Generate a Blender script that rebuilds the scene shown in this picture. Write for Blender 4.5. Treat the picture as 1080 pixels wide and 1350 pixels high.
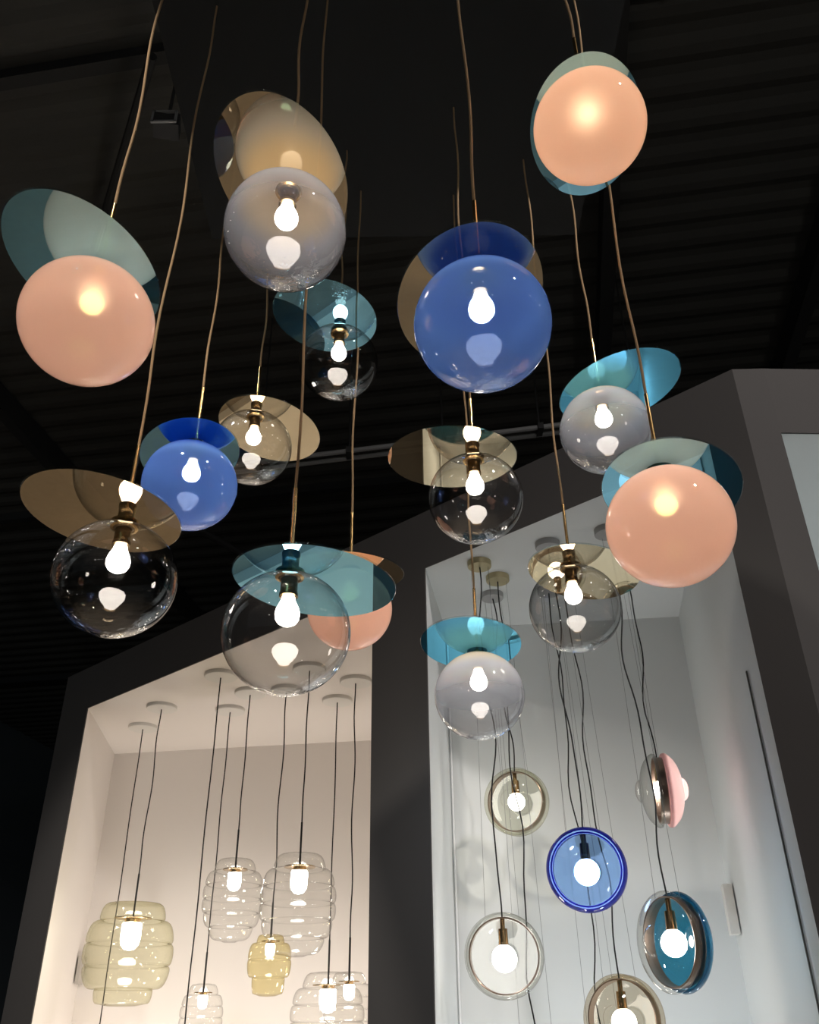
import bpy, math, random
from math import pi, sin, cos, radians as rad
from mathutils import Vector, Matrix

random.seed(7)
for o in list(bpy.data.objects):
    bpy.data.objects.remove(o)
SC = bpy.context.scene
COL = SC.collection
EYE = 1.6                      # height of the phone above the floor; heights below are given from it

# ------------------------------------------------------------------ camera
cam_d = bpy.data.cameras.new('camera')
cam = bpy.data.objects.new('camera', cam_d)
COL.objects.link(cam)
cam_d.sensor_fit = 'VERTICAL'
cam_d.sensor_height = 24.0
cam_d.lens = 24.0 * 1165.0 / 1350.0
cam_d.clip_start = 0.05
r_ = Vector((0.99993, 0.00596, -0.01006))
f_ = Vector((-0.00006, 0.86035, 0.50972)).normalized()
u_ = r_.cross(f_).normalized()
r_ = f_.cross(u_).normalized()
cam.matrix_world = Matrix(((r_.x, u_.x, -f_.x, 0), (r_.y, u_.y, -f_.y, 0), (r_.z, u_.z, -f_.z, EYE), (0, 0, 0, 1)))
SC.camera = cam

# ------------------------------------------------------------------ world, light, exposure
SC.view_settings.view_transform = 'Standard'
SC.view_settings.look = 'None'
SC.view_settings.exposure = 0.0
SC.view_settings.gamma = 1.0
SC.view_settings.use_curve_mapping = False
SC.cycles.use_denoising = True
SC.cycles.max_bounces = 14
SC.cycles.transparent_max_bounces = 40
SC.cycles.glossy_bounces = 6
SC.cycles.diffuse_bounces = 4
SC.cycles.transmission_bounces = 8
SC.cycles.sample_clamp_indirect = 6.0
w = bpy.data.worlds.new('hall_air')
SC.world = w
w.use_nodes = True
w.node_tree.nodes['Background'].inputs[0].default_value = (0.85, 0.93, 1.0, 1)
w.node_tree.nodes['Background'].inputs[1].default_value = 0.035


def spot(name, loc, aim, power, color, size, blend=0.8, radius=0.12):
    d = bpy.data.lights.new(name, 'SPOT')
    d.energy = power
    d.color = color
    d.spot_size = rad(size)
    d.spot_blend = blend
    d.shadow_soft_size = radius
    o = bpy.data.objects.new(name, d)
    COL.objects.link(o)
    o.location = (loc[0], loc[1], loc[2] + EYE)
    v = Vector(aim) - Vector(loc)
    o.rotation_euler = v.to_track_quat('-Z', 'Y').to_euler()
    return o


# added unseen spots, set up high to brighten the niches of the booth
SPOTS = [((-4.4, 3.0, 3.9), (-1.7, 8.6, -0.9), 520, (1.0, 0.93, 0.87), 38),
         ((-2.6, 1.0, 3.9), (0.75, 5.2, -0.9), 330, (0.90, 0.96, 1.0), 36),
         ((-2.2, 1.2, 3.9), (1.75, 5.6, -0.1), 230, (0.74, 0.86, 1.0), 20)]
for i, (a, b, e, c, s) in enumerate(SPOTS):
    spot('added_niche_spot', a, b, e, c, s, radius=0.25)
# added unseen uplights that brighten the niches from below (their housings are built further down)
ADDED_UPLIGHTS = [((-2.35, 8.30, -1.38), (-1.9, 8.9, 0.6), 66, (1.0, 0.90, 0.82), 'left niche, at its left'),
            ((-0.80, 7.60, -1.38), (-0.9, 8.6, 0.6), 66, (1.0, 0.91, 0.84), 'left niche, at its right'),
            ((0.55, 5.30, -1.38), (0.6, 5.9, 0.8), 19, (0.96, 0.97, 0.97), 'right niche, at its left'),
            ((1.55, 5.15, -1.38), (1.4, 5.8, 0.3), 20, (0.80, 0.90, 1.0), 'right niche, at its right'),
            ((2.50, 4.60, -1.38), (2.5, 4.7, 1.5), 75, (0.90, 0.97, 0.98), 'niche beyond the corner')]
for (a, b, e, c, lab) in ADDED_UPLIGHTS:
    spot('added_uplight', a, b, e, c, 165, blend=1.0, radius=0.10)
spot('added_hall_fill', (3.6, -1.5, 5.2), (1.4, 3.8, 1.8), 1000, (1.0, 0.93, 0.9), 60)  # added fill spots without fixtures, brightening facade, roof, far wall and floor
spot('added_hall_fill', (3.5, -3.5, 1.6), (4.0, 6.0, 6.3), 120, (1.0, 0.98, 0.92), 100)
spot('added_hall_fill', (-3.5, -3.5, 1.6), (-9.0, 14.0, 1.0), 330, (0.85, 0.95, 1.0), 60)
spot('added_hall_fill', (-1.5, -1.5, 5.4), (-0.4, 4.0, -1.6), 1000, (1.0, 0.92, 0.82), 60)


# ------------------------------------------------------------------ materials
def nodes(name):
    m = bpy.data.materials.new(name)
    m.use_nodes = True
    nt = m.node_tree
    nt.nodes.clear()
    out = nt.nodes.new('ShaderNodeOutputMaterial')
    return m, nt, out


def N(nt, t, **k):
    n = nt.nodes.new(t)
    for a, b in k.items():
        setattr(n, a, b)
    return n


def math_n(nt, op, a, b=None, clamp=False):
    n = nt.nodes.new('ShaderNodeMath')
    n.operation = op
    n.use_clamp = clamp
    for i, v in enumerate((a, b)):
        if v is None:
            continue
        if isinstance(v, (int, float)):
            n.inputs[i].default_value = v
        else:
            nt.links.new(v, n.inputs[i])
    return n.outputs[0]


def paint(name, col, rough=0.7, spec=0.3, metal=0.0, noise=0.0, nscale=8.0, bump=0.0):
    m, nt, out = nodes(name)
    p = N(nt, 'ShaderNodeBsdfPrincipled')
    p.inputs['Base Color'].default_value = (*col, 1)
    p.inputs['Roughness'].default_value = rough
    p.inputs['Specular IOR Level'].default_value = spec
    p.inputs['Metallic'].default_value = metal
    if noise or bump:
        tc = N(nt, 'ShaderNodeTexCoord')
        nz = N(nt, 'ShaderNodeTexNoise')
        nz.inputs['Scale'].default_value = nscale
        nz.inputs['Detail'].default_value = 4
        nt.links.new(tc.outputs['Object'], nz.inputs['Vector'])
        if noise:
            mx = N(nt, 'ShaderNodeMix', data_type='RGBA')
            mx.inputs['A'].default_value = (*[c * (1 - noise) for c in col], 1)
            mx.inputs['B'].default_value = (*[min(1, c * (1 + noise)) for c in col], 1)
            nt.links.new(nz.outputs['Fac'], mx.inputs['Factor'])
            nt.links.new(mx.outputs['Result'], p.inputs['Base Color'])
        if bump:
            b = N(nt, 'ShaderNodeBump')
            b.inputs['Strength'].default_value = bump
            b.inputs['Distance'].default_value = 0.01
            nt.links.new(nz.outputs['Fac'], b.inputs['Height'])
            nt.links.new(b.outputs[0], p.inputs['Normal'])
    nt.links.new(p.outputs[0], out.inputs[0])
    return m


def fresnel(nt, f0, gain=1.0, normal=None):
    lw = N(nt, 'ShaderNodeLayerWeight')
    lw.inputs['Blend'].default_value = 0.5
    if normal is not None:
        nt.links.new(normal, lw.inputs['Normal'])
    p = math_n(nt, 'POWER', lw.outputs['Facing'], 4.0)
    p = math_n(nt, 'MULTIPLY', p, gain * (1 - f0))
    return math_n(nt, 'ADD', p, f0, clamp=True), lw.outputs['Facing']


def shell_glass(name, tint, rim, milk=None, milk_fac=0.0, z0=None, z1=None, f0=0.075, ripple=0.12, rscale=9.0, gain=0.75, glow=None, foot_glint=0.0, crown=None):
    """blown glass wall: clear or milky body, coloured, reflecting on both sides.
    milk: colour of the milky layer; its density milk_fac, or from milk_fac[0] at height z0 to milk_fac[1] at z1"""
    m, nt, out = nodes(name)
    tc = N(nt, 'ShaderNodeTexCoord')
    nz = N(nt, 'ShaderNodeTexNoise')
    nz.inputs['Scale'].default_value = rscale
    nz.inputs['Detail'].default_value = 1.0
    nt.links.new(tc.outputs['Object'], nz.inputs['Vector'])
    b = N(nt, 'ShaderNodeBump')
    b.inputs['Strength'].default_value = ripple
    b.inputs['Distance'].default_value = 0.02
    nt.links.new(nz.outputs['Fac'], b.inputs['Height'])
    fr, facing = fresnel(nt, f0, gain)
    if foot_glint:
        # extra gloss and fine bumps low on the globe, put in for glints
        sf = N(nt, 'ShaderNodeSeparateXYZ')
        nt.links.new(tc.outputs['Object'], sf.inputs[0])
        mf = N(nt, 'ShaderNodeMapRange', interpolation_type='SMOOTHSTEP')
        mf.inputs['From Min'].default_value = -0.075
        mf.inputs['From Max'].default_value = -0.110
        nt.links.new(sf.outputs['Z'], mf.inputs['Value'])
        fr = math_n(nt, 'ADD', fr, math_n(nt, 'MULTIPLY', mf.outputs[0], foot_glint), clamp=True)
        vo = N(nt, 'ShaderNodeTexNoise')
        vo.inputs['Scale'].default_value = 90
        vo.inputs['Detail'].default_value = 1.5
        nt.links.new(tc.outputs['Object'], vo.inputs['Vector'])
        hh = math_n(nt, 'MULTIPLY', vo.outputs['Fac'], math_n(nt, 'MULTIPLY', mf.outputs[0], 0.9))
        b2 = N(nt, 'ShaderNodeBump')
        b2.inputs['Strength'].default_value = 0.7
        b2.inputs['Distance'].default_value = 0.004
        nt.links.new(hh, b2.inputs['Height'])
        nt.links.new(b.outputs[0], b2.inputs['Normal'])
        b = b2
    edge = math_n(nt, 'POWER', facing, 3.5)
    cm = N(nt, 'ShaderNodeMix', data_type='RGBA')
    cm.inputs['A'].default_value = (*tint, 1)
    cm.inputs['B'].default_value = (*rim, 1)
    nt.links.new(edge, cm.inputs['Factor'])
    tr = N(nt, 'ShaderNodeBsdfTransparent')
    nt.links.new(cm.outputs['Result'], tr.inputs[0])
    body = tr.outputs[0]
    if glow:
        rf = N(nt, 'ShaderNodeBsdfRefraction')
        rf.inputs['Color'].default_value = (*glow[0], 1)
        rf.inputs['Roughness'].default_value = glow[1]
        rf.inputs['IOR'].default_value = 1.22
        mg = N(nt, 'ShaderNodeMixShader')
        mg.inputs[0].default_value = glow[2]
        nt.links.new(body, mg.inputs[1])
        nt.links.new(rf.outputs[0], mg.inputs[2])
        body = mg.outputs[0]
    if milk:
        tl = N(nt, 'ShaderNodeBsdfTranslucent')
        tl.inputs[0].default_value = (*milk, 1)
        df = N(nt, 'ShaderNodeBsdfDiffuse')
        df.inputs[0].default_value = (*milk, 1)
        md = N(nt, 'ShaderNodeMixShader')
        md.inputs[0].default_value = 0.22
        nt.links.new(tl.outputs[0], md.inputs[1])
        nt.links.new(df.outputs[0], md.inputs[2])
        if crown:
            sc_ = N(nt, 'ShaderNodeSeparateXYZ')
            nt.links.new(tc.outputs['Object'], sc_.inputs[0])
            mc = N(nt, 'ShaderNodeMapRange', interpolation_type='SMOOTHSTEP')
            mc.inputs['From Min'].default_value = 0.045
            mc.inputs['From Max'].default_value = 0.095
            nt.links.new(sc_.outputs['Z'], mc.inputs['Value'])
            cc = N(nt, 'ShaderNodeMix', data_type='RGBA')
            cc.inputs['A'].default_value = (*milk, 1)
            cc.inputs['B'].default_value = (*crown, 1)
            nt.links.new(mc.outputs[0], cc.inputs['Factor'])
            nt.links.new(cc.outputs['Result'], tl.inputs[0])
            nt.links.new(cc.outputs['Result'], df.inputs[0])
        mm = N(nt, 'ShaderNodeMixShader')
        if isinstance(milk_fac, tuple):
            sx = N(nt, 'ShaderNodeSeparateXYZ')
            nt.links.new(tc.outputs['Object'], sx.inputs[0])
            mr = N(nt, 'ShaderNodeMapRange', interpolation_type='SMOOTHSTEP')
            mr.inputs['From Min'].default_value = z0
            mr.inputs['From Max'].default_value = z1
            mr.inputs['To Min'].default_value = milk_fac[0]
            mr.inputs['To Max'].default_value = milk_fac[1]
            nt.links.new(sx.outputs['Z'], mr.inputs['Value'])
            nt.links.new(mr.outputs[0], mm.inputs[0])
        else:
            mm.inputs[0].default_value = milk_fac
        nt.links.new(body, mm.inputs[1])
        nt.links.new(md.outputs[0], mm.inputs[2])
        body = mm.outputs[0]
    gl = N(nt, 'ShaderNodeBsdfGlossy')
    gl.inputs['Roughness'].default_value = 0.02
    nt.links.new(b.outputs[0], gl.inputs['Normal'])
    mx = N(nt, 'ShaderNodeMixShader')
    nt.links.new(fr, mx.inputs[0])
    nt.links.new(body, mx.inputs[1])
    nt.links.new(gl.outputs[0], mx.inputs[2])
    nt.links.new(mx.outputs[0], out.inputs[0])
    return m


def half_mirror(name, through, reflect, amount, body):
    m, nt, out = nodes(name)
    tr = N(nt, 'ShaderNodeBsdfTransparent')
    tr.inputs[0].default_value = (*through, 1)
    gl = N(nt, 'ShaderNodeBsdfGlossy')
    gl.inputs[0].default_value = (*reflect, 1)
    gl.inputs['Roughness'].default_value = 0.0
    lw = N(nt, 'ShaderNodeLayerWeight')
    fac = math_n(nt, 'POWER', lw.outputs['Facing'], 4.0)
    fac = math_n(nt, 'MULTIPLY', fac, 0.3)
    fac = math_n(nt, 'ADD', fac, amount, clamp=True)
    mx = N(nt, 'ShaderNodeMixShader')
    nt.links.new(fac, mx.inputs[0])
    df = N(nt, 'ShaderNodeBsdfDiffuse')
    df.inputs[0].default_value = (*body, 1)
    mb = N(nt, 'ShaderNodeMixShader')
    mb.inputs[0].default_value = 0.30
    nt.links.new(tr.outputs[0], mb.inputs[1])
    nt.links.new(df.outputs[0], mb.inputs[2])
    nt.links.new(mb.outputs[0], mx.inputs[1])
    nt.links.new(gl.outputs[0], mx.inputs[2])
    nt.links.new(mx.outputs[0], out.inputs[0])
    return m


def emit(name, col, s):
    m, nt, out = nodes(name)
    e = N(nt, 'ShaderNodeEmission')
    e.inputs[0].default_value = (*col, 1)
    e.inputs[1].default_value = s
    nt.links.new(e.outputs[0], out.inputs[0])
    return m


M = {}
M['facade'] = paint('dark_grey_paint', (0.075, 0.071, 0.069), 0.8, 0.2, noise=0.03, nscale=3)
M['niche_warm'] = paint('warm_white_paint', (0.80, 0.755, 0.715), 0.75, 0.2, noise=0.01, nscale=2)
M['niche_cool'] = paint('cool_white_paint', (0.74, 0.76, 0.755), 0.75, 0.2, noise=0.01, nscale=2)
M['plinth'] = paint('white_platform', (0.85, 0.85, 0.84), 0.6)
M['white_metal'] = paint('white_metal', (0.74, 0.72, 0.68), 0.5)
M['floor'] = paint('exhibition_carpet', (0.36, 0.31, 0.26), 0.9, 0.1, noise=0.1, nscale=20)
M['deck'] = paint('dark_roof_deck', (0.100, 0.098, 0.090), 0.8, 0.2, noise=0.1, nscale=2)
M['beam'] = paint('black_steel', (0.05, 0.05, 0.05), 0.6, 0.2)
M['rail'] = paint('grey_steel', (0.34, 0.34, 0.34), 0.45, 0.4)
M['raft'] = paint('black_raft_panel', (0.035, 0.035, 0.035), 0.9, 0.05)
M['hallwall'] = paint('dark_hall_wall', (0.16, 0.19, 0.21), 0.9, 0.1)
M['brass'] = paint('brushed_brass', (0.80, 0.52, 0.22), 0.22, metal=1.0, noise=0.05)
M['dark_brass'] = paint('dark_brass', (0.36, 0.25, 0.13), 0.25, metal=1.0)
M['cord_brown'] = paint('brown_textile_cord', (0.50, 0.33, 0.18), 0.8, 0.2)
M['cord_black'] = paint('black_rubber_cord', (0.012, 0.012, 0.012), 0.6, 0.3)
M['wire'] = paint('steel_wire', (0.25, 0.25, 0.25), 0.4, metal=0.6)
M['canopy_brass'] = paint('satin_brass_canopy', (0.55, 0.48, 0.30), 0.4, metal=0.7)
M['canopy_grey'] = paint('grey_canopy', (0.42, 0.42, 0.42), 0.5)
M['black'] = paint('black_plastic', (0.02, 0.02, 0.02), 0.5)
M['bulb'] = emit('lit_bulb', (1.0, 0.90, 0.80), 15.0)
M['bulb_white'] = emit('lit_white_bulb', (1.0, 0.95, 0.90), 30.0)
M['bulb_peach'] = emit('lit_bulb_in_peach_glass', (1.0, 0.93, 0.84), 24.0)
M['bulb_dense'] = emit('lit_bulb_in_dense_glass', (1.0, 0.93, 0.84), 30.0)
M['bulb_lens'] = emit('lit_round_bulb', (1.0, 0.96, 0.91), 19.0)
M['band'] = paint('bronze_band', (0.30, 0.22, 0.17), 0.3, metal=1.0)

GL = {
    'clear': shell_glass('clear_glass', (0.96, 0.96, 0.96), (0.40, 0.42, 0.44), f0=0.085, gain=0.95, ripple=0.04, foot_glint=0.14),
    'smoke': shell_glass('smoked_glass', (0.80, 0.80, 0.80), (0.36, 0.37, 0.38), f0=0.085, gain=0.9, ripple=0.04, foot_glint=0.10),
    'peach': shell_glass('peach_opal_glass', (1.0, 0.84, 0.22), (0.9, 0.5, 0.2), (1.0, 0.63, 0.49), (0.925, 0.995), 0.03, 0.10, f0=0.055, gain=0.6,
                         glow=((1.0, 0.66, 0.42), 0.5, 0.45), ripple=0.03, foot_glint=0.04),
    'peach_dense': shell_glass('dense_peach_opal_glass', (1.0, 0.80, 0.5), (0.9, 0.5, 0.2), (1.0, 0.62, 0.43), (0.93, 0.995), 0.03, 0.10, f0=0.04, gain=0.35,
                               glow=((1.0, 0.66, 0.42), 0.9, 0.98), ripple=0.03, foot_glint=0.04),
    'blue': shell_glass('blue_opal_glass', (0.40, 0.56, 0.98), (0.22, 0.32, 0.9), (0.21, 0.42, 0.95), (0.50, 0.996), 0.02, 0.085, f0=0.075, gain=0.6, crown=(0.01, 0.05, 0.42), ripple=0.04, foot_glint=0.08),
    'opal': shell_glass('opal_gradient_glass', (0.95, 0.95, 0.97), (0.60, 0.61, 0.68), (0.82, 0.86, 0.97), (0.06, 0.96), -0.06, 0.115, f0=0.075, gain=0.9, ripple=0.04, foot_glint=0.12, crown=(1.0, 0.86, 0.66)),  # opal's warm crown colour stands in for bulb glow through the milk
}
DG = {
    'teal': (half_mirror('teal_mirror_glass', (0.16, 0.46, 0.54), (0.34, 0.70, 0.85), 0.60, (0.0, 0.19, 0.48)), 'teal'),
    'blue': (half_mirror('light_blue_mirror_glass', (0.12, 0.46, 0.70), (0.16, 0.52, 0.72), 0.60, (0.01, 0.26, 0.50)), 'blue'),
    'brown': (half_mirror('brown_mirror_glass', (0.46, 0.34, 0.20), (0.78, 0.64, 0.43), 0.60, (0.16, 0.11, 0.05)), 'brown'),
}
M['disc_top'] = shell_glass('disc_upper_face', (0.9, 0.95, 0.95), (0.5, 0.55, 0.55), f0=0.03, ripple=0.0)


# ------------------------------------------------------------------ mesh helpers
class MB:
    def __init__(self):
        self.v = []
        self.f = []
        self.m = []

    def add(self, vs, fs, mi=0):
        o = len(self.v)
        self.v += [tuple(v) for v in vs]
        self.f += [tuple(i + o for i in f) for f in fs]
        self.m += [mi] * len(fs)
        return self

    def box(self, c, s, rz=0.0, mi=0):
        hx, hy, hz = s[0] / 2, s[1] / 2, s[2] / 2
        R = Matrix.Rotation(rz, 3, 'Z')
        vs = [Vector(c) + R @ Vector((x * hx, y * hy, z * hz)) for x in (-1, 1) for y in (-1, 1) for z in (-1, 1)]
        return self.add(vs, [(0, 1, 3, 2), (4, 6, 7, 5), (0, 4, 5, 1), (2, 3, 7, 6), (0, 2, 6, 4), (1, 5, 7, 3)], mi)

    def prism(self, poly, z0, z1, mi=0):
        n = len(poly)
        a = sum(poly[i][0] * poly[(i + 1) % n][1] - poly[(i + 1) % n][0] * poly[i][1] for i in range(n))
        if a < 0:
            poly = poly[::-1]
        vs = [(x, y, z0) for x, y in poly] + [(x, y, z1) for x, y in poly]
        fs = [tuple(range(n))[::-1], tuple(range(n, 2 * n))] + [(i, (i + 1) % n, n + (i + 1) % n, n + i) for i in range(n)]
        return self.add(vs, fs, mi)

    def lathe(self, prof, seg=48, axis=None, origin=(0, 0, 0), mi=0, flip=False):
        """prof: (radius, height) pairs turned about the axis (default Z)"""
        if axis is None:
            R = Matrix.Identity(3)
        else:
            R = Vector((0, 0, 1)).rotation_difference(Vector(axis).normalized()).to_matrix()
        O = Vector(origin)
        vs, fs, rings = [], [], []
        for (r, z) in prof:
            if r < 1e-6:
                rings.append([len(vs)])
                vs.append(O + R @ Vector((0, 0, z)))
            else:
                rings.append(list(range(len(vs), len(vs) + seg)))
                vs += [O + R @ Vector((r * cos(2 * pi * i / seg), r * sin(2 * pi * i / seg), z)) for i in range(seg)]
        for a, b in zip(rings[:-1], rings[1:]):
            for i in range(seg):
                j = (i + 1) % seg
                if len(a) == 1 and len(b) == 1:
                    continue
                if len(a) == 1:
                    q = (a[0], b[j], b[i])
                elif len(b) == 1:
                    q = (a[i], a[j], b[0])
                else:
                    q = (a[i], a[j], b[j], b[i])
                fs.append(q[::-1] if flip else q)
        return self.add(vs, fs, mi)

    def tube(self, pts, r, seg=8, mi=0):
        pts = [Vector(p) for p in pts]
        vs, fs = [], []
        n = len(pts)
        for k, p in enumerate(pts):
            t = (pts[min(k + 1, n - 1)] - pts[max(k - 1, 0)]).normalized()
            ref = Vector((0, 0, 1)) if abs(t.z) < 0.7 else Vector((0, 1, 0))
            a = t.cross(ref).normalized()
            b = t.cross(a).normalized()
            vs += [p + a * r * cos(2 * pi * i / seg) + b * r * sin(2 * pi * i / seg) for i in range(seg)]
        for k in range(n - 1):
            for i in range(seg):
                j = (i + 1) % seg
                fs.append((k * seg + i, k * seg + j, (k + 1) * seg + j, (k + 1) * seg + i))
        fs.append(tuple(range(seg)))
        fs.append(tuple(range((n - 1) * seg, n * seg))[::-1])
        return self.add(vs, fs, mi)

    def build(self, name, mats, parent=None, smooth=True, loc=None, angle=0.7):
        me = bpy.data.meshes.new(name)
        me.from_pydata(self.v, [], self.f)
        if not isinstance(mats, (list, tuple)):
            mats = [mats]
        for m in mats:
            me.materials.append(m)
        me.polygons.foreach_set('material_index', self.m)
        if smooth:
            me.shade_smooth()
            try:
                me.set_sharp_from_angle(angle=angle)
            except Exception:
                pass
        me.validate()
        me.update()
        o = bpy.data.objects.new(name, me)
        COL.objects.link(o)
        if parent is not None:
            o.parent = parent
        if loc is not None:
            o.location = loc
        return o


def tag(o, label=None, cat=None, group=None, kind=None):
    if label:
        o['label'] = label
    if cat:
        o['category'] = cat
    if group:
        o['group'] = group
    if kind:
        o['kind'] = kind
    return o


def empty(name, loc, label, cat, group=None):
    o = bpy.data.objects.new(name, None)
    COL.objects.link(o)
    o.location = (loc[0], loc[1], loc[2] + EYE)
    o.empty_display_size = 0.05
    return tag(o, label, cat, group)


def struct(name, mb, m, smooth=False):
    o = mb.build(name, m, None, smooth)
    o.location.z = EYE
    o['kind'] = 'structure'
    return o


# ------------------------------------------------------------------ the booth with its two lit niches
FLZ = -EYE
FL, FR = (-3.194, 7.840), (1.649, 3.508)
L0, L1 = (-2.846, 7.528), (-0.244, 5.201)
R0, R1 = (0.090, 4.902), (1.502, 3.640)
LB0, LB1 = (-3.036, 8.988), (0.330, 8.507)
RB0, RB1 = (0.245, 5.863), (1.873, 5.697)
TH = (0.0060, 0.0067)            # thickness of the front skin, away from the viewer


def skin(p, q, t=TH):
    return [p, q, (q[0] + t[0], q[1] + t[1]), (p[0] + t[0], p[1] + t[1])]


HT, HO = 2.9, 2.5                # top of the booth and top of the openings
fm = MB()
fm.prism(skin(FL, L0), FLZ, HT)
fm.prism(skin(L1, R0), FLZ, HT)
fm.prism(skin(R1, FR), FLZ, HT)
fm.prism(skin(L0, L1), HO, HT)
fm.prism(skin(R0, R1), HO, HT)
struct('wall_front', fm, M['facade'])
# the booth's next face, turning away to the right, with its own opening
q0, q1, q2, q3 = FR, (1.808, 3.505), (3.10, 3.56), (3.60, 3.58)
sm = MB()
tb = (0.0, 0.008)
sm.prism(skin(q0, q1, tb), FLZ, HT)
sm.prism(skin(q1, q2, tb), HO, HT)
sm.prism(skin(q2, q3, tb), FLZ, HT)
struct('wall_right', sm, M['facade'])


def b_in(p):
    return (p[0] + 0.0065, p[1] + 0.0072)


def wall_seg(p, q, side, t=0.03):
    d = Vector((q[0] - p[0], q[1] - p[1])).normalized()
    n = Vector((-d.y, d.x)) * (t if side > 0 else -t)
    return [p, q, (q[0] + n.x, q[1] + n.y), (p[0] + n.x, p[1] + n.y)]


fd = Vector((FR[0] - FL[0], FR[1] - FL[1])).normalized()


def side_wall(p, q, away, t=0.03):
    """a niche side wall that starts flush behind the front skin; away: -1 body to the left of the opening edge, 1 to the right"""
    P = Vector(p) + Vector((0.0065, 0.0072))
    o = fd * (t * away)
    return [tuple(P), q, (q[0] + o.x, q[1] + o.y), tuple(P + o)]


struct('wall_niche_left_side', MB().prism(side_wall(L0, LB0, -1), FLZ, HO), M['niche_warm'])
struct('wall_niche_left_back', MB().prism(wall_seg(LB0, LB1, 1), FLZ, HO), M['niche_warm'])
struct('wall_niche_left_inner', MB().prism(side_wall(L1, LB1, 1), FLZ, HO), M['niche_warm'])
struct('wall_niche_right_side', MB().prism(side_wall(R1, RB1, 1), FLZ, HO), M['niche_cool'])
struct('wall_niche_right_back', MB().prism(wall_seg(RB0, RB1, 1), FLZ, HO), M['niche_cool'])
struct('wall_niche_right_inner', MB().prism(side_wall(R0, RB0, -1), FLZ, HO), M['niche_cool'])
struct('floor_niche_left', MB().prism([L0, L1, LB1, LB0], FLZ + 0.002, FLZ + 0.1), M['plinth'])
struct('floor_niche_right', MB().prism([R0, R1, RB1, RB0], FLZ + 0.002, FLZ + 0.1), M['plinth'])
struct('ceiling_niche_left', MB().prism([b_in(L0), b_in(L1), LB1, LB0], HO, HO + 0.05), M['niche_warm'])
struct('ceiling_niche_right', MB().prism([b_in(R0), b_in(R1), RB1, RB0], HO, HO + 0.05), M['niche_cool'])
struct('ceiling_niche_far', MB().prism([(1.805, 3.515), (3.10, 3.57), (3.3, 5.7), (2.16, 5.6)], HO, HO + 0.05), M['niche_cool'])
struct('wall_niche_far_back', MB().prism([(2.16, 5.6), (3.3, 5.7), (3.3, 5.73), (2.16, 5.63)], FLZ, HO), M['niche_cool'])
struct('wall_niche_far_side', MB().prism(wall_seg((3.10, 3.6), (3.3, 5.7), -1), FLZ, HO), M['niche_cool'])
struct('wall_niche_far_inner', MB().prism(wall_seg((1.81, 3.55), (2.16, 5.6), 1), FLZ, HO), M['niche_cool'])
struct('wall_outer_left', MB().prism(side_wall(FL, (-3.40, 9.4), 1), FLZ, HT), M['facade'])
# recessed dark track in the right side wall, bright bead in its inner corner
sd = Vector((RB1[0] - R1[0], RB1[1] - R1[1])).normalized()
nrm = Vector((-sd.y, sd.x))
tp = Vector(R1) + sd * 0.255
struct('trim_1', MB().box((tp.x + nrm.x * 0.002, tp.y + nrm.y * 0.002, (1.43 + FLZ) / 2), (0.014, 0.006, 1.43 - FLZ),
                          math.atan2(sd.y, sd.x)), paint('track_recess', (0.10, 0.098, 0.09), 0.8))
struct('trim_2', MB().tube([(RB0[0] + 0.012, RB0[1] - 0.012, FLZ), (RB0[0] + 0.012, RB0[1] - 0.012, HO)], 0.006),
       paint('white_corner_bead', (0.95, 0.95, 0.95), 0.4))

# small boxes on the niche walls
o = MB().box((0, 0, 0), (0.10, 0.05, 0.26), math.atan2(sd.y, sd.x)).build('control_box', M['white_metal'], None, False)
o.location = (1.826 + nrm.x * 0.022, 5.50 + nrm.y * 0.022, 0.60 + EYE)
tag(o, 'small beige box fixed to the right wall of the right niche by its back corner', 'box')
ld = Vector((LB0[0] - L0[0], LB0[1] - L0[1])).normalized()
o = MB().box((0, 0, 0), (0.20, 0.03, 0.22), math.atan2(ld.y, ld.x)).build('control_box', paint('grey_box', (0.45, 0.42, 0.38), 0.6), None, False)
o.location = (-3.007 + 0.019, 8.86, 0.53 + EYE)
tag(o, 'small grey box on the left niche wall, left of the yellowish lamp', 'box')

# ------------------------------------------------------------------ the hall
struct('floor', MB().prism([(-14, -9), (12, -9), (12, 30), (-14, 30)], FLZ - 0.1, FLZ), M['floor'])
az = rad(-8.8)
RZ = Matrix.Rotation(az, 3, 'Z')


def hall(x, y, z=0):
    v = RZ @ Vector((x, y, z))
    return (v.x, v.y, v.z)


dk = MB()
xs = (-13.0, 14.0)
vs, fs = [], []
ny = 900
for i in range(ny + 1):
    y = -8 + i * 0.04
    ph = (i % 8)
    zz = 6.30 + (0.0, 0.0, 0.0, 0.014, 0.028, 0.028, 0.028, 0.014)[ph]
    for x in xs:
        vs.append(hall(x, y, zz))
for i in range(ny):
    fs.append((2 * i, 2 * i + 1, 2 * i + 3, 2 * i + 2))
dk.add(vs, fs)
dk.box(hall(0.5, 10, 6.45), (27, 36, 0.06), az)
struct('ceiling', dk, M['deck'])
bm_ = MB()
for x in (-5.7, 0.93, 2.85, 5.2, 7.6):
    bm_.box(hall(x, 10, 6.14), (0.13, 36, 0.28), az)
for y in (3.55, 9.6, 15.6, 21.6):
    bm_.box(hall(0.5, y, 6.24), (27, 0.10, 0.11), az)
struct('ceiling_beams', bm_, M['beam'])
struct('wall_far', MB().box(hall(0, 27, 2), (30, 0.2, 9), az), M['hallwall'])
struct('wall_far_left', MB().box(hall(-12.5, 10, 2), (0.2, 36, 9), az), M['hallwall'])
struct('wall_far_right', MB().box(hall(13.5, 10, 2), (0.2, 36, 9), az), M['hallwall'])

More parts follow.
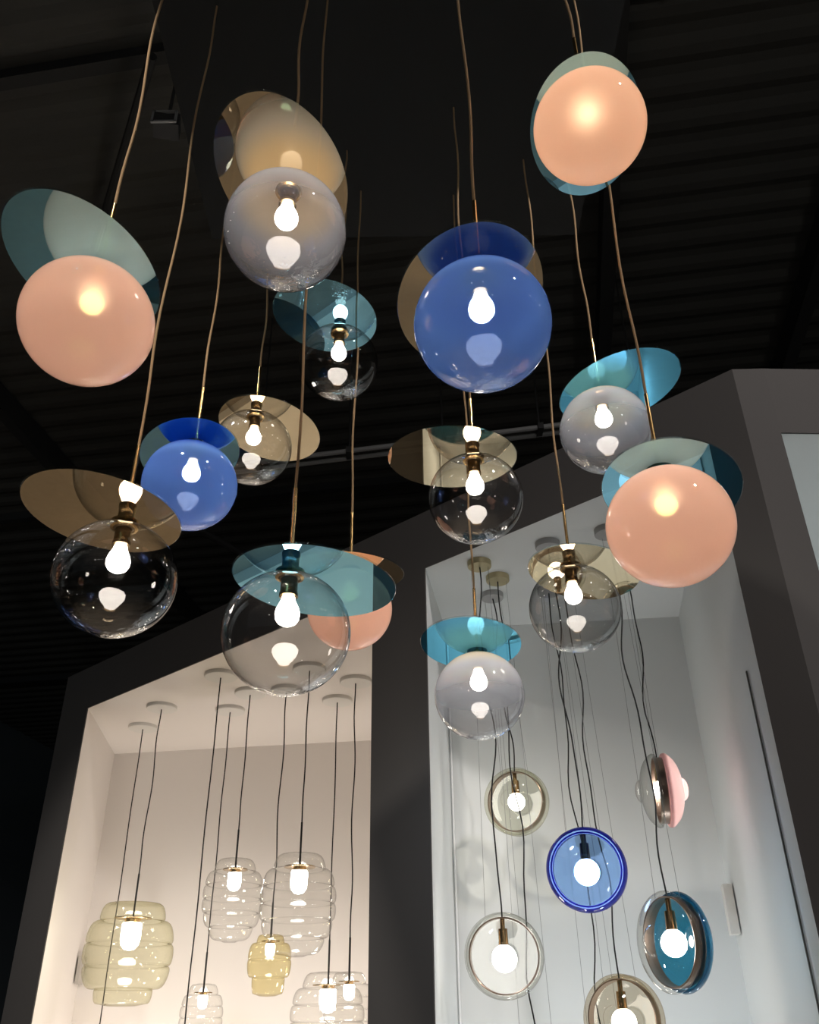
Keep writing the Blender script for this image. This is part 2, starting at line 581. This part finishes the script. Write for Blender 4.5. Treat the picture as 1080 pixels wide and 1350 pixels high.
o = MB()
for dy, zz in ((0.0, 6.08), (0.14, 6.08)):
    o.tube([hall(1.0, 3.28 + dy, zz), hall(5.5, 3.28 + dy, zz)], 0.03)
o.tube([hall(1.4, 3.20, 6.10), hall(1.4, 3.50, 6.10)], 0.02)
o = o.build('ceiling_pipe', M['rail'], None)
o.location.z = EYE
tag(o, 'dim grey twin pipe under the corrugated roof at the top right', 'pipe')

rr = empty('ceiling_rail', (0, 0, 0), 'grey twin metal lighting rail under the roof, above the booth top in the middle', 'rail')
for dy, dz in ((0, 0), (0.10, -0.01)):
    MB().tube([(-1.6, 6.72 + dy, 4.5 + dz), (2.2, 5.98 + dy, 4.5 + dz)], 0.022).build('rail_tube', M['rail'], rr)
for k in range(5):
    s = 0.06 + k * 0.22
    x, y = -1.6 + 3.8 * s, 6.72 - 0.74 * s
    MB().tube([(x, y + 0.05, 4.5), (x, y + 0.05, 6.3)], 0.008).build('hanger_rod', M['beam'], rr)
    MB().box((x, y + 0.05, 4.5), (0.05, 0.16, 0.06)).build('rail_clamp', M['beam'], rr)

bx = empty('ceiling_floodlight', (-1.25, 2.95, 4.12), 'dark unlit floodlight box hanging under the roof at the upper left', 'floodlight')
MB().box((0, 0, 0.0), (0.13, 0.10, 0.09), 0.2).build('housing', M['beam'], bx, False)
fr_ = MB()
for a, b in (((0, -0.055, 0.04), (0.13, 0.012, 0.012)), ((0, -0.055, -0.04), (0.13, 0.012, 0.012)), ((-0.06, -0.055, 0), (0.012, 0.012, 0.09)), ((0.06, -0.055, 0), (0.012, 0.012, 0.09))):
    fr_.box(a, b)
fr_.build('front_frame', M['rail'], bx, False)
MB().tube([(0, 0, 0.04), (0, 0, 2.2)], 0.01).build('hanger_rod', M['beam'], bx)
# a slanting roof brace at the left and a far one behind the lamps
for a, b, lab in (((-1.70, 3.55, 5.7), (-2.80, 5.6, 6.1), 'dark slanting steel brace under the roof at the upper left'),
                  ((-2.45, 7.2, 4.4), (-1.25, 9.6, 4.6), 'dark steel brace running behind the blue globe and the teal disc')):
    o = MB().tube([a, b], 0.035).build('roof_brace', M['beam'], None)
    o.location.z = EYE
    tag(o, lab, 'brace')

# black raft from which the cluster hangs
raft = empty('hanging_raft', (0, 0, 2.75), 'flat black ceiling raft above the globe pendants, their cords end in it', 'raft')
MB().box((-0.045, 1.25, 0.03), (1.46, 2.46, 0.06)).build('panel', M['raft'], raft, False)
for x in (-0.6, 0.5):
    for y in (0.3, 2.2):
        MB().tube([(x, y, 0.06), (x, y, 3.55)], 0.006).build('hanger_rod', M['beam'], raft)


# ------------------------------------------------------------------ globe pendants
GR = 0.12


def arc(r, zr, a0, a1, n, zc=0.0):
    return [(r * sin(a0 + (a1 - a0) * i / n), zc + zr * cos(a0 + (a1 - a0) * i / n)) for i in range(n + 1)]


def wavy(x0, y0, z0, z1, amp, seed, n=26):
    rg = random.Random(seed)
    p1, p2, k1, k2 = rg.uniform(0, 6), rg.uniform(0, 6), rg.uniform(5, 8), rg.uniform(11, 15)
    pts = []
    for i in range(n + 1):
        s = i / n
        e = min(1, 6 * s, 6 * (1 - s))
        pts.append((x0 + amp * e * sin(k1 * s * 2 + p1), y0 + amp * e * 0.6 * cos(k2 * s + p2), z0 + (z1 - z0) * s))
    return pts


# globe glass, disc glass, globe centre (from the eye), globe radius, centre of the oval disc from the pierced point, its half axes and turn
LAMPS = [
    ('peach', 'teal', (-0.587, 1.214, 1.132), 0.120, (-0.021, -0.021), (0.182, 0.128, 1.37),
     'large peach glass globe pendant under a teal disc at the left edge of the photo'),
    ('opal', 'brown', (-0.239, 1.217, 1.369), 0.120, (-0.009, -0.030), (0.193, 0.128, 1.41),
     'milky clear globe pendant under a strongly tilted brown disc at the upper left'),
    ('blue', 'brown', (0.131, 1.159, 1.063), 0.120, (-0.015, 0.062), (0.187, 0.134, -1.42),
     'largest blue glass globe pendant, under a brown disc in the upper middle'),
    ('peach_dense', 'teal', (0.381, 1.166, 1.608), 0.115, (0.019, 0.088), (0.183, 0.123, 1.41),
     'topmost peach glass globe pendant, under a teal disc at the upper right'),
    ('clear', 'teal', (-0.211, 2.078, 1.762), 0.120, (-0.038, -0.071), (0.171, 0.147, 0.90),
     'clear globe pendant under a teal disc just below the milky globe'),
    ('blue', 'teal', (-0.560, 1.901, 1.213), 0.120, (-0.023, 0.037), (0.174, 0.126, -1.07),
     'smaller blue glass globe pendant under a teal disc in the left cluster'),
    ('clear', 'brown', (-0.480, 2.230, 1.558), 0.120, (0.035, 0.076), (0.189, 0.148, 1.11),
     'clear globe pendant under a brown disc right behind the smaller blue globe'),
    ('clear', 'brown', (-0.579, 1.554, 0.777), 0.120, (-0.029, -0.046), (0.170, 0.138, 1.11),
     'large clear globe pendant under a brown disc, below and left of the smaller blue globe'),
    ('clear', 'teal', (-0.232, 1.525, 0.646), 0.120, (0.046, 0.039), (0.176, 0.143, 0.88),
     'large clear globe pendant under a teal disc in front of a peach globe'),
    ('peach', 'brown', (-0.170, 2.256, 1.024), 0.118, (-0.010, 0.005), (0.165, 0.125, 0.30),
     'peach globe pendant under a brown disc, partly hidden behind a teal disc'),
    ('clear', 'brown', (0.168, 1.911, 1.170), 0.120, (-0.055, -0.006), (0.169, 0.144, 0.09),
     'clear globe pendant under a brown disc right below the largest blue globe'),
    ('opal', 'blue', (0.181, 2.280, 0.779), 0.120, (-0.020, -0.061), (0.186, 0.134, 1.36),
     'lowest milky globe pendant, under a light blue disc in front of the pillar edge'),
    ('smoke', 'brown', (0.431, 2.126, 0.960), 0.120, (0.045, 0.037), (0.193, 0.134, 0.87),
     'smoky clear globe pendant under a brown disc, left of the right peach globe'),
    ('peach', 'teal', (0.495, 1.462, 0.828), 0.120, (0.039, 0.062), (0.193, 0.136, 1.09),
     'peach globe pendant under a teal disc in front of the right niche'),
    ('opal', 'blue', (0.522, 1.909, 1.376), 0.120, (0.046, -0.026), (0.179, 0.135, -0.91),
     'milky globe pendant under a bright blue disc, behind the rod of the right peach pendant'),
]


def globe_pendant(k, glass, disc, c, R, off, oval, label):
    top = R * 0.97
    root = empty('globe_pendant_lamp', (c[0], c[1], c[2]), label, 'pendant lamp', 'globe pendants with coloured discs')
    zt = 2.75 - c[2]
    # cord and brass rod
    MB().tube([(0, 0, top + 0.01), (0, 0, top + 0.20)], 0.0042, 10).build('rod', M['brass'], root)
    MB().tube(wavy(0, 0, top + 0.20, zt, 0.005, k), 0.0031, 8).build('cord', M['cord_brown'], root)
    # disc: thin round plate, mirrored under-face
    oa, ob, th = oval
    d = MB()
    t = 0.004
    d.lathe([(0.0, 0.0), (0.5, 0.0), (0.99, 0.0)], 96, flip=True)
    d.lathe([(0.99, 0.0), (1.0, 0.0015), (1.0, t - 0.0015), (0.99, t), (0.0, t)], 96, mi=1)
    d.v = [(off[0] + x * oa * cos(th) - y * ob * sin(th), off[1] + x * oa * sin(th) + y * ob * cos(th), z + top + 0.004) for x, y, z in d.v]
    d.build('disc', [DG[disc][0], M['disc_top']], root)
    # brass ring, socket inside the globe
    s = MB()
    s.lathe([(0.0, top + 0.003), (0.021, top + 0.003), (0.021, top - 0.004), (0.0165, top - 0.006), (0.0165, top - 0.034),
             (0.0180, top - 0.036), (0.0180, top - 0.043), (0.013, top - 0.045), (0.0, top - 0.045)], 32)
    s.build('socket', M['dark_brass'], root)
    g_ = MB().lathe([(0.021, top + 0.002), (0.027, top + 0.001), (0.028, top - 0.003), (0.022, top - 0.005)], 32)
    g_.build('ring', M['brass'], root)
    # bulb, pear shaped
    bz = top - 0.045
    b = MB()
    b.lathe([(0.0, bz), (0.0125, bz), (0.0135, bz - 0.006), (0.017, bz - 0.014), (0.0215, bz - 0.024), (0.0235, bz - 0.034),
             (0.0225, bz - 0.043), (0.018, bz - 0.051), (0.010, bz - 0.056), (0.0, bz - 0.058)], 20)
    if glass.startswith('peach'):
        b = MB().lathe(arc(0.0215, 0.0215, 0.05, pi, 14, bz - 0.0245), 20, flip=True)
    b.build('bulb', M[{'peach': 'bulb_peach', 'peach_dense': 'bulb_dense'}.get(glass, 'bulb')], root)
    # globe, a slightly flattened sphere with an opening at the top
    g = MB()
    a0 = math.asin(0.024 / R)
    g.lathe(arc(R, R * 0.97, a0, pi, 40) + [], 64, flip=True)
    g.build('globe', GL[glass], root, angle=3.0)
    return root


for k, (gl, di, c, R, off, oval, lab) in enumerate(LAMPS):
    globe_pendant(k, gl, di, c, R, off, oval, lab)

# ------------------------------------------------------------------ beehive pendants in the left niche
HG = {
    'clear': shell_glass('clear_beehive_glass', (0.97, 0.97, 0.96), (0.62, 0.61, 0.60), f0=0.05, ripple=0.05, gain=0.5),
    'yellow': shell_glass('yellowish_beehive_glass', (0.95, 0.945, 0.84), (0.55, 0.52, 0.34), (0.80, 0.76, 0.50), 0.02, f0=0.05, ripple=0.05, gain=0.5),
    'amber': shell_glass('amber_beehive_glass', (0.93, 0.88, 0.68), (0.52, 0.44, 0.22), (0.80, 0.68, 0.35), 0.02, f0=0.05, ripple=0.05, gain=0.5),
}


def bulges(spec, z_top, zt0=0.0, n=9):
    """spec: (radius at the waist above, bulge radius, height) for each bulge, downwards"""
    pts = []
    z = z_top
    for i, (r0, rb, h, r1) in enumerate(spec):
        for j in range(n + 1):
            s = j / n
            base = r0 + (r1 - r0) * s
            pts.append((base + (rb - (r0 + r1) / 2) * math.sqrt(max(0, 1 - (2 * s - 1) ** 2)), z - h * (0.5 - 0.5 * cos(pi * s))))
        z -= h
    return pts, z


SHAPES = {
    'five': [(0.50, 0.72, 0.17, 0.64), (0.68, 0.95, 0.21, 0.86), (0.86, 1.0, 0.21, 0.84), (0.84, 0.93, 0.21, 0.62), (0.58, 0.63, 0.13, 0.50)],
    'six': [(0.40, 0.66, 0.15, 0.62), (0.64, 0.92, 0.165, 0.84), (0.84, 1.0, 0.165, 0.88), (0.88, 1.0, 0.165, 0.84), (0.82, 0.90, 0.165, 0.66), (0.62, 0.68, 0.15, 0.34)],
    'jar': [(0.45, 0.62, 0.12, 0.60), (0.66, 0.97, 0.25, 0.88), (0.88, 1.0, 0.27, 0.74), (0.70, 0.74, 0.24, 0.60)],
}


def beehive(k, pos, R, H, glass, shape, canopy, label):
    x, y, z = pos               # centre of the glass body
    root = empty('beehive_pendant_lamp', pos, label, 'pendant lamp', 'beehive pendants in the left niche')
    sp = [(a * R, b * R, h * H, c * R) for a, b, h, c in SHAPES[shape]]
    tot = sum(q[2] for q in sp)
    prof, zend = bulges(sp, tot / 2)
    zt = tot / 2
    prof = [(0.012, zt + 0.004), (sp[0][0] * 0.5, zt + 0.004), (sp[0][0] * 0.85, zt + 0.003)] + prof + [(sp[-1][3] * 0.6, zend - 0.012), (0.0, zend - 0.015)]
    g = MB().lathe(prof, 56, flip=True)
    g.build('glass_shade', HG[glass], root, angle=3.0)
    s = R / 0.26
    zp = zt - sp[0][2] * 0.85
    MB().lathe([(0, zp + 0.006), (R * 0.42, zp + 0.006), (R * 0.42, zp), (0, zp)], 40).build('plate', M['dark_brass'], root)
    MB().lathe([(0, zp), (0.046 * s, zp), (0.046 * s, zp - 0.022 * s), (0, zp - 0.022 * s)], 28).build('socket', M['brass'], root)
    zb = zp - 0.022 * s
    rb, hb = 0.058 * s, 0.150 * s
    MB().lathe([(0, zb), (rb * 0.85, zb), (rb, zb - 0.01), (rb, zb - hb * 0.55), (rb * 0.88, zb - hb * 0.8), (rb * 0.5, zb - hb * 0.96), (0, zb - hb)], 20).build('bulb', M['bulb_white'], root)
    MB().tube([(0, 0, zp), (0, 0, zt + 0.22)], 0.0075, 8).build('stem', M['black'], root)
    zc = HO - z
    MB().tube(wavy(0, 0, zt + 0.22, zc - 0.02, 0.003 if k % 3 else 0.008, 40 + k), 0.0050, 6).build('cord', M['cord_black'], root)
    MB().lathe([(0, zc), (0.13, zc), (0.13, zc - 0.025), (0.125, zc - 0.03), (0, zc - 0.03)], 40).build('canopy', M['white_metal'], root)


BEE = [
    ((-2.185, 7.50, 0.565), 0.335, 0.74, 'yellow', 'five', 'large yellowish ribbed glass pendant, leftmost in the left niche'),
    ((-1.355, 7.15, 0.890), 0.224, 0.58, 'clear', 'six', 'clear ribbed glass pendant, the higher left one of the two clear neighbours'),
    ((-0.800, 6.60, 0.790), 0.262, 0.66, 'clear', 'six', 'larger clear ribbed glass pendant in front of the small amber one'),
    ((-1.045, 7.10, 0.450), 0.155, 0.43, 'amber', 'jar', 'small amber jar-shaped glass pendant under the large clear one'),
    ((-1.604, 7.60, 0.130), 0.160, 0.46, 'clear', 'six', 'small clear ribbed pendant at the bottom edge, right of the yellowish one'),
    ((-0.640, 7.37, 0.090), 0.270, 0.66, 'clear', 'six', 'wide clear ribbed pendant cut by the bottom edge, left of its neighbour by the pillar'),
    ((-0.455, 6.90, 0.160), 0.170, 0.46, 'clear', 'six', 'small clear ribbed pendant beside the pillar at the bottom edge'),
    ((-2.500, 8.07, -0.450), 0.240, 0.60, 'clear', 'six', 'beehive pendant low in the left niche, only its cord in view behind the yellowish lamp'),
    ((-1.522, 6.73, -0.550), 0.220, 0.58, 'amber', 'six', 'beehive pendant low in the left niche, only its long straight cord in view'),
]
for k, (p, R, H, g, s, lab) in enumerate(BEE):
    beehive(k, p, R, H, g, s, None, lab)

# ------------------------------------------------------------------ lens pendants in the right niche
LG = {
    'clear': shell_glass('clear_lens_glass', (0.93, 0.93, 0.91), (0.50, 0.48, 0.45), f0=0.025, ripple=0.15, rscale=6, gain=0.7),
    'straw': shell_glass('straw_lens_glass', (0.92, 0.915, 0.85), (0.62, 0.59, 0.45), f0=0.025, ripple=0.2, rscale=6, gain=0.7),
    'amber': shell_glass('pale_amber_lens_glass', (0.86, 0.81, 0.72), (0.55, 0.42, 0.28), f0=0.025, ripple=0.15, rscale=6, gain=0.7),
    'blue': shell_glass('cobalt_lens_glass', (0.26, 0.45, 0.82), (0.02, 0.07, 0.60), f0=0.06, ripple=0.1, rscale=6, gain=0.5),
    'cobalt': shell_glass('cobalt_rim_glass', (0.01, 0.04, 0.55), (0.01, 0.03, 0.4), (0.01, 0.05, 0.75), 0.5, f0=0.06, ripple=0.1, rscale=6, gain=0.5),
    'petrol': shell_glass('petrol_blue_lens_glass', (0.08, 0.36, 0.52), (0.02, 0.12, 0.20), (0.02, 0.20, 0.34), 0.45, f0=0.14, ripple=0.1, rscale=6, gain=0.9),
    'pink': shell_glass('pink_opal_lens_glass', (0.95, 0.7, 0.68), (0.8, 0.5, 0.5), (1.0, 0.66, 0.64), 0.88, f0=0.05, ripple=0.05, gain=0.4),
}


def dish(R, bw, knob, dep):
    """profile of one glass half from its knob to the rim: (radius, height above the band plane)"""
    p = [(0.0, bw + knob)]
    for i in range(1, 9):
        t = i / 8 * pi * 0.5
        p.append((0.058 * sin(t), bw + dep + (knob - dep) * cos(t)))
    p += [(0.070, bw + dep * 0.97), (0.095, bw + dep * 0.90), (0.125, bw + dep * 0.78), (0.152, bw + dep * 0.60), (R - 0.020, bw + dep * 0.40),
          (R - 0.006, bw + dep * 0.22), (R, bw + dep * 0.05), (R - 0.003, bw - 0.010), (R - 0.010, bw - 0.014), (R - 0.018, bw - 0.004)]
    return p


def lens(k, pos, R, front_az, front_el, front, back, canopy_xy, cm, label, bulb_r=0.058, knob=0.110, group='lens pendants in the right niche'):
    root = empty('lens_pendant_lamp', pos, label, 'pendant lamp', group)
    a, e = rad(front_az), rad(front_el)
    ax = Vector((sin(a) * cos(e), cos(a) * cos(e), sin(e)))
    bw = 0.028
    zl = Vector((0, 0, 1))
    pf = dish(R, bw, knob, 0.080)
    MB().lathe([(r, z) for r, z in pf], 72, ax, mi=0, flip=True).build('front_glass', GLl(front), root, angle=3.0)
    MB().lathe([(r, z) for r, z in pf], 72, -ax, mi=0, flip=True).build('back_glass', GLl(back), root, angle=3.0)
    rb = R - 0.021
    ring_m = M['band'] if front != 'blue' else LG['cobalt']
    MB().lathe([(rb, -bw), (rb, bw), (rb - 0.003, bw + 0.002), (rb - 0.007, bw), (rb - 0.007, -bw), (rb - 0.003, -bw - 0.002), (rb, -bw)], 72, ax, flip=False).build('band', ring_m, root)
    if front in ('blue',):
        MB().lathe([(R - 0.030, 0.02), (R - 0.015, 0.036), (R + 0.002, 0.022), (R + 0.002, -0.022), (R - 0.015, -0.036), (R - 0.030, -0.02), (R - 0.030, 0.02)], 72, ax).build('rim', LG['cobalt'], root)
    tilt = 0.0
    MB().lathe([(0, 0.170), (0.012, 0.170), (0.012, 0.122), (0.0225, 0.120), (0.0245, 0.045), (0, 0.045)], 24).build('socket', M['dark_brass'], root)
    br = bulb_r
    prof = arc(br, br, 0.35, pi, 14, 0.045 - br * cos(0.35))
    MB().lathe([(0.0, 0.045)] + prof, 24, flip=True).build('bulb', M['bulb_lens'], root)
    # slack power cord and two steel wires up to the canopy
    zc = HO - pos[2]
    dx, dy = canopy_xy[0] - pos[0], canopy_xy[1] - pos[1]
    rg = random.Random(90 + k)
    n = 34
    pts = []
    p1, p2 = rg.uniform(0, 6), rg.uniform(0, 6)
    for i in range(n + 1):
        s = i / n
        env = min(1, 5 * s, 5 * (1 - s))
        pts.append((dx * s + env * (0.020 * sin(5.2 * s * zc + p1) + 0.008 * sin(11 * s * zc + p2)), dy * s + env * 0.012 * cos(6 * s * zc + p2), 0.170 + (zc - 0.19) * s))
    MB().tube(pts, 0.0040, 6).build('cord', M['cord_black'], root)
    side = ax.cross(zl).normalized()
    for sg in (-1, 1):
        q = side * sg * 0.085
        MB().tube([(q.x, q.y, 0.145), (dx + q.x * 0.6, dy + q.y * 0.6, zc - 0.02)], 0.0011, 5).build('wire', M['wire'], root)
    MB().lathe([(0, zc), (0.073, zc), (0.073, zc - 0.032), (0.070, zc - 0.036), (0, zc - 0.036)], 40, origin=(dx, dy, 0)).build('canopy', cm, root)


def GLl(n):
    return LG[n]


LENS = [
    ((0.606, 5.32, 1.172), 0.190, 205, -4, 'straw', 'straw', (0.538, 5.293), M['canopy_grey'], 'straw-tinted clear lens pendant, highest face-on one in the right niche', 0.050),
    ((0.845, 4.61, 0.690), 0.193, 196, -3, 'blue', 'clear', (0.814, 4.599), M['canopy_grey'], 'cobalt blue round lens pendant with a bright blue rim', 0.062),
    ((0.441, 4.86, 0.334), 0.194, 190, -3, 'clear', 'clear', (0.425, 4.834), M['canopy_brass'], 'clear lens pendant with a bronze ring, lower left in the right niche', 0.062),
    ((1.003, 4.91, 0.055), 0.196, 214, 2, 'amber', 'amber', (0.930, 4.86), M['canopy_grey'], 'pale amber lens pendant cut by the bottom edge of the photo', 0.060),
    ((1.325, 4.81, 1.110), 0.190, 279, 0, 'clear', 'pink', (1.30, 4.78), M['canopy_grey'], 'edge-on lens pendant with a pink half, beside the right wall', 0.045),
    ((1.110, 4.20, 0.335), 0.200, 247, 0, 'clear', 'petrol', (1.135, 4.443), M['canopy_grey'], 'side-turned lens pendant, clear in front and petrol blue behind', 0.055),
    ((0.980, 5.30, -0.500), 0.193, 196, 0, 'clear', 'clear', (0.900, 5.22), M['canopy_grey'], 'lens pendant hung below the cobalt blue one, only its cord in view', 0.058),
    ((0.610, 5.16, -0.500), 0.193, 190, 0, 'clear', 'clear', (0.553, 5.036), M['canopy_brass'], 'lens pendant low in the right niche, only its brass canopy and cord in view', 0.058),
]
for k, (p, R, a, e, f, b, c, cm, lab, br) in enumerate(LENS):
    lens(k, p, R, a, e, f, b, c, cm, lab, br)

# ------------------------------------------------------------------ added lamps, unseen below and behind the view
for (a, b, e, c, lab) in ADDED_UPLIGHTS:
    up = empty('added_floor_uplight', (a[0], a[1], -1.5), 'added unseen floor uplight on the white platform of the ' + lab, 'uplight', 'added floor uplights in the niches')
    MB().lathe([(0, 0), (0.075, 0), (0.075, 0.05), (0.068, 0.055), (0.062, 0.03), (0, 0.03)], 32).build('housing', M['black'], up)
    MB().lathe([(0, 0.032), (0.060, 0.032), (0.060, 0.036), (0, 0.036)], 32).build('lens', emit('added_uplight_glow', c, 6.0), up)
ORD = ('first', 'second', 'third', 'fourth', 'fifth', 'sixth', 'seventh', 'eighth', 'ninth')
tr_m = emit('added_track_glow', (1.0, 0.95, 0.9), 45.0)  # added track lamps, out of view, that put sparkles in the globes
for j, (x0, y0, x1, y1, z, n, ax) in enumerate([(-4.6, -2.2, 4.6, -2.9, 3.1, 9, (0.0, 0.75, -0.66)), (-4.9, 0.4, -4.3, 5.6, 3.4, 5, (0.8, 0.3, -0.55)),
                                                 (4.4, -0.6, 4.9, 2.6, 3.2, 4, (-0.8, 0.2, -0.55)), (-3.4, -5.4, 3.6, -5.8, 1.6, 8, (0.0, 0.85, -0.3))]):
    side = ('behind the viewer', 'left of the viewer', 'right of the viewer', 'far behind the viewer')[j]
    rl = empty('added_track_rail', ((x0 + x1) / 2, (y0 + y1) / 2, z + 0.20), 'added black lighting track rail high up ' + side, 'rail')
    hx, hy = (x1 - x0) / 2 + 0.1, (y1 - y0) / 2
    MB().tube([(-hx, -hy, 0), (hx, hy, 0)], 0.018).build('track', M['black'], rl)
    for t in (-0.8, 0.8):
        MB().tube([(hx * t, hy * t, 0), (hx * t, hy * t, 6.3 - z - 0.20)], 0.006).build('hanger_rod', M['beam'], rl)
    for i in range(n):
        s_ = (i + 0.5) / n
        th = empty('added_track_spot', (x0 + (x1 - x0) * s_, y0 + (y1 - y0) * s_, z),
                   ORD[i] + (' added track spot lamp from the left on the rail ' if j != 1 and j != 2 else ' added track spot lamp from the back end of the rail ') + side, 'spot lamp', 'added track spots ' + side)
        MB().lathe([(0, -0.09), (0.045, -0.09), (0.05, 0.05), (0.046, 0.06), (0.044, 0.03), (0, 0.03)], 24, Vector(ax)).build('housing', M['black'], th)
        MB().lathe([(0, 0.034), (0.042, 0.034), (0.042, 0.038), (0, 0.038)], 24, Vector(ax)).build('lens', tr_m, th)
        MB().tube([(0, 0, 0.04), (0, 0, 0.181)], 0.008).build('bracket', M['black'], th)
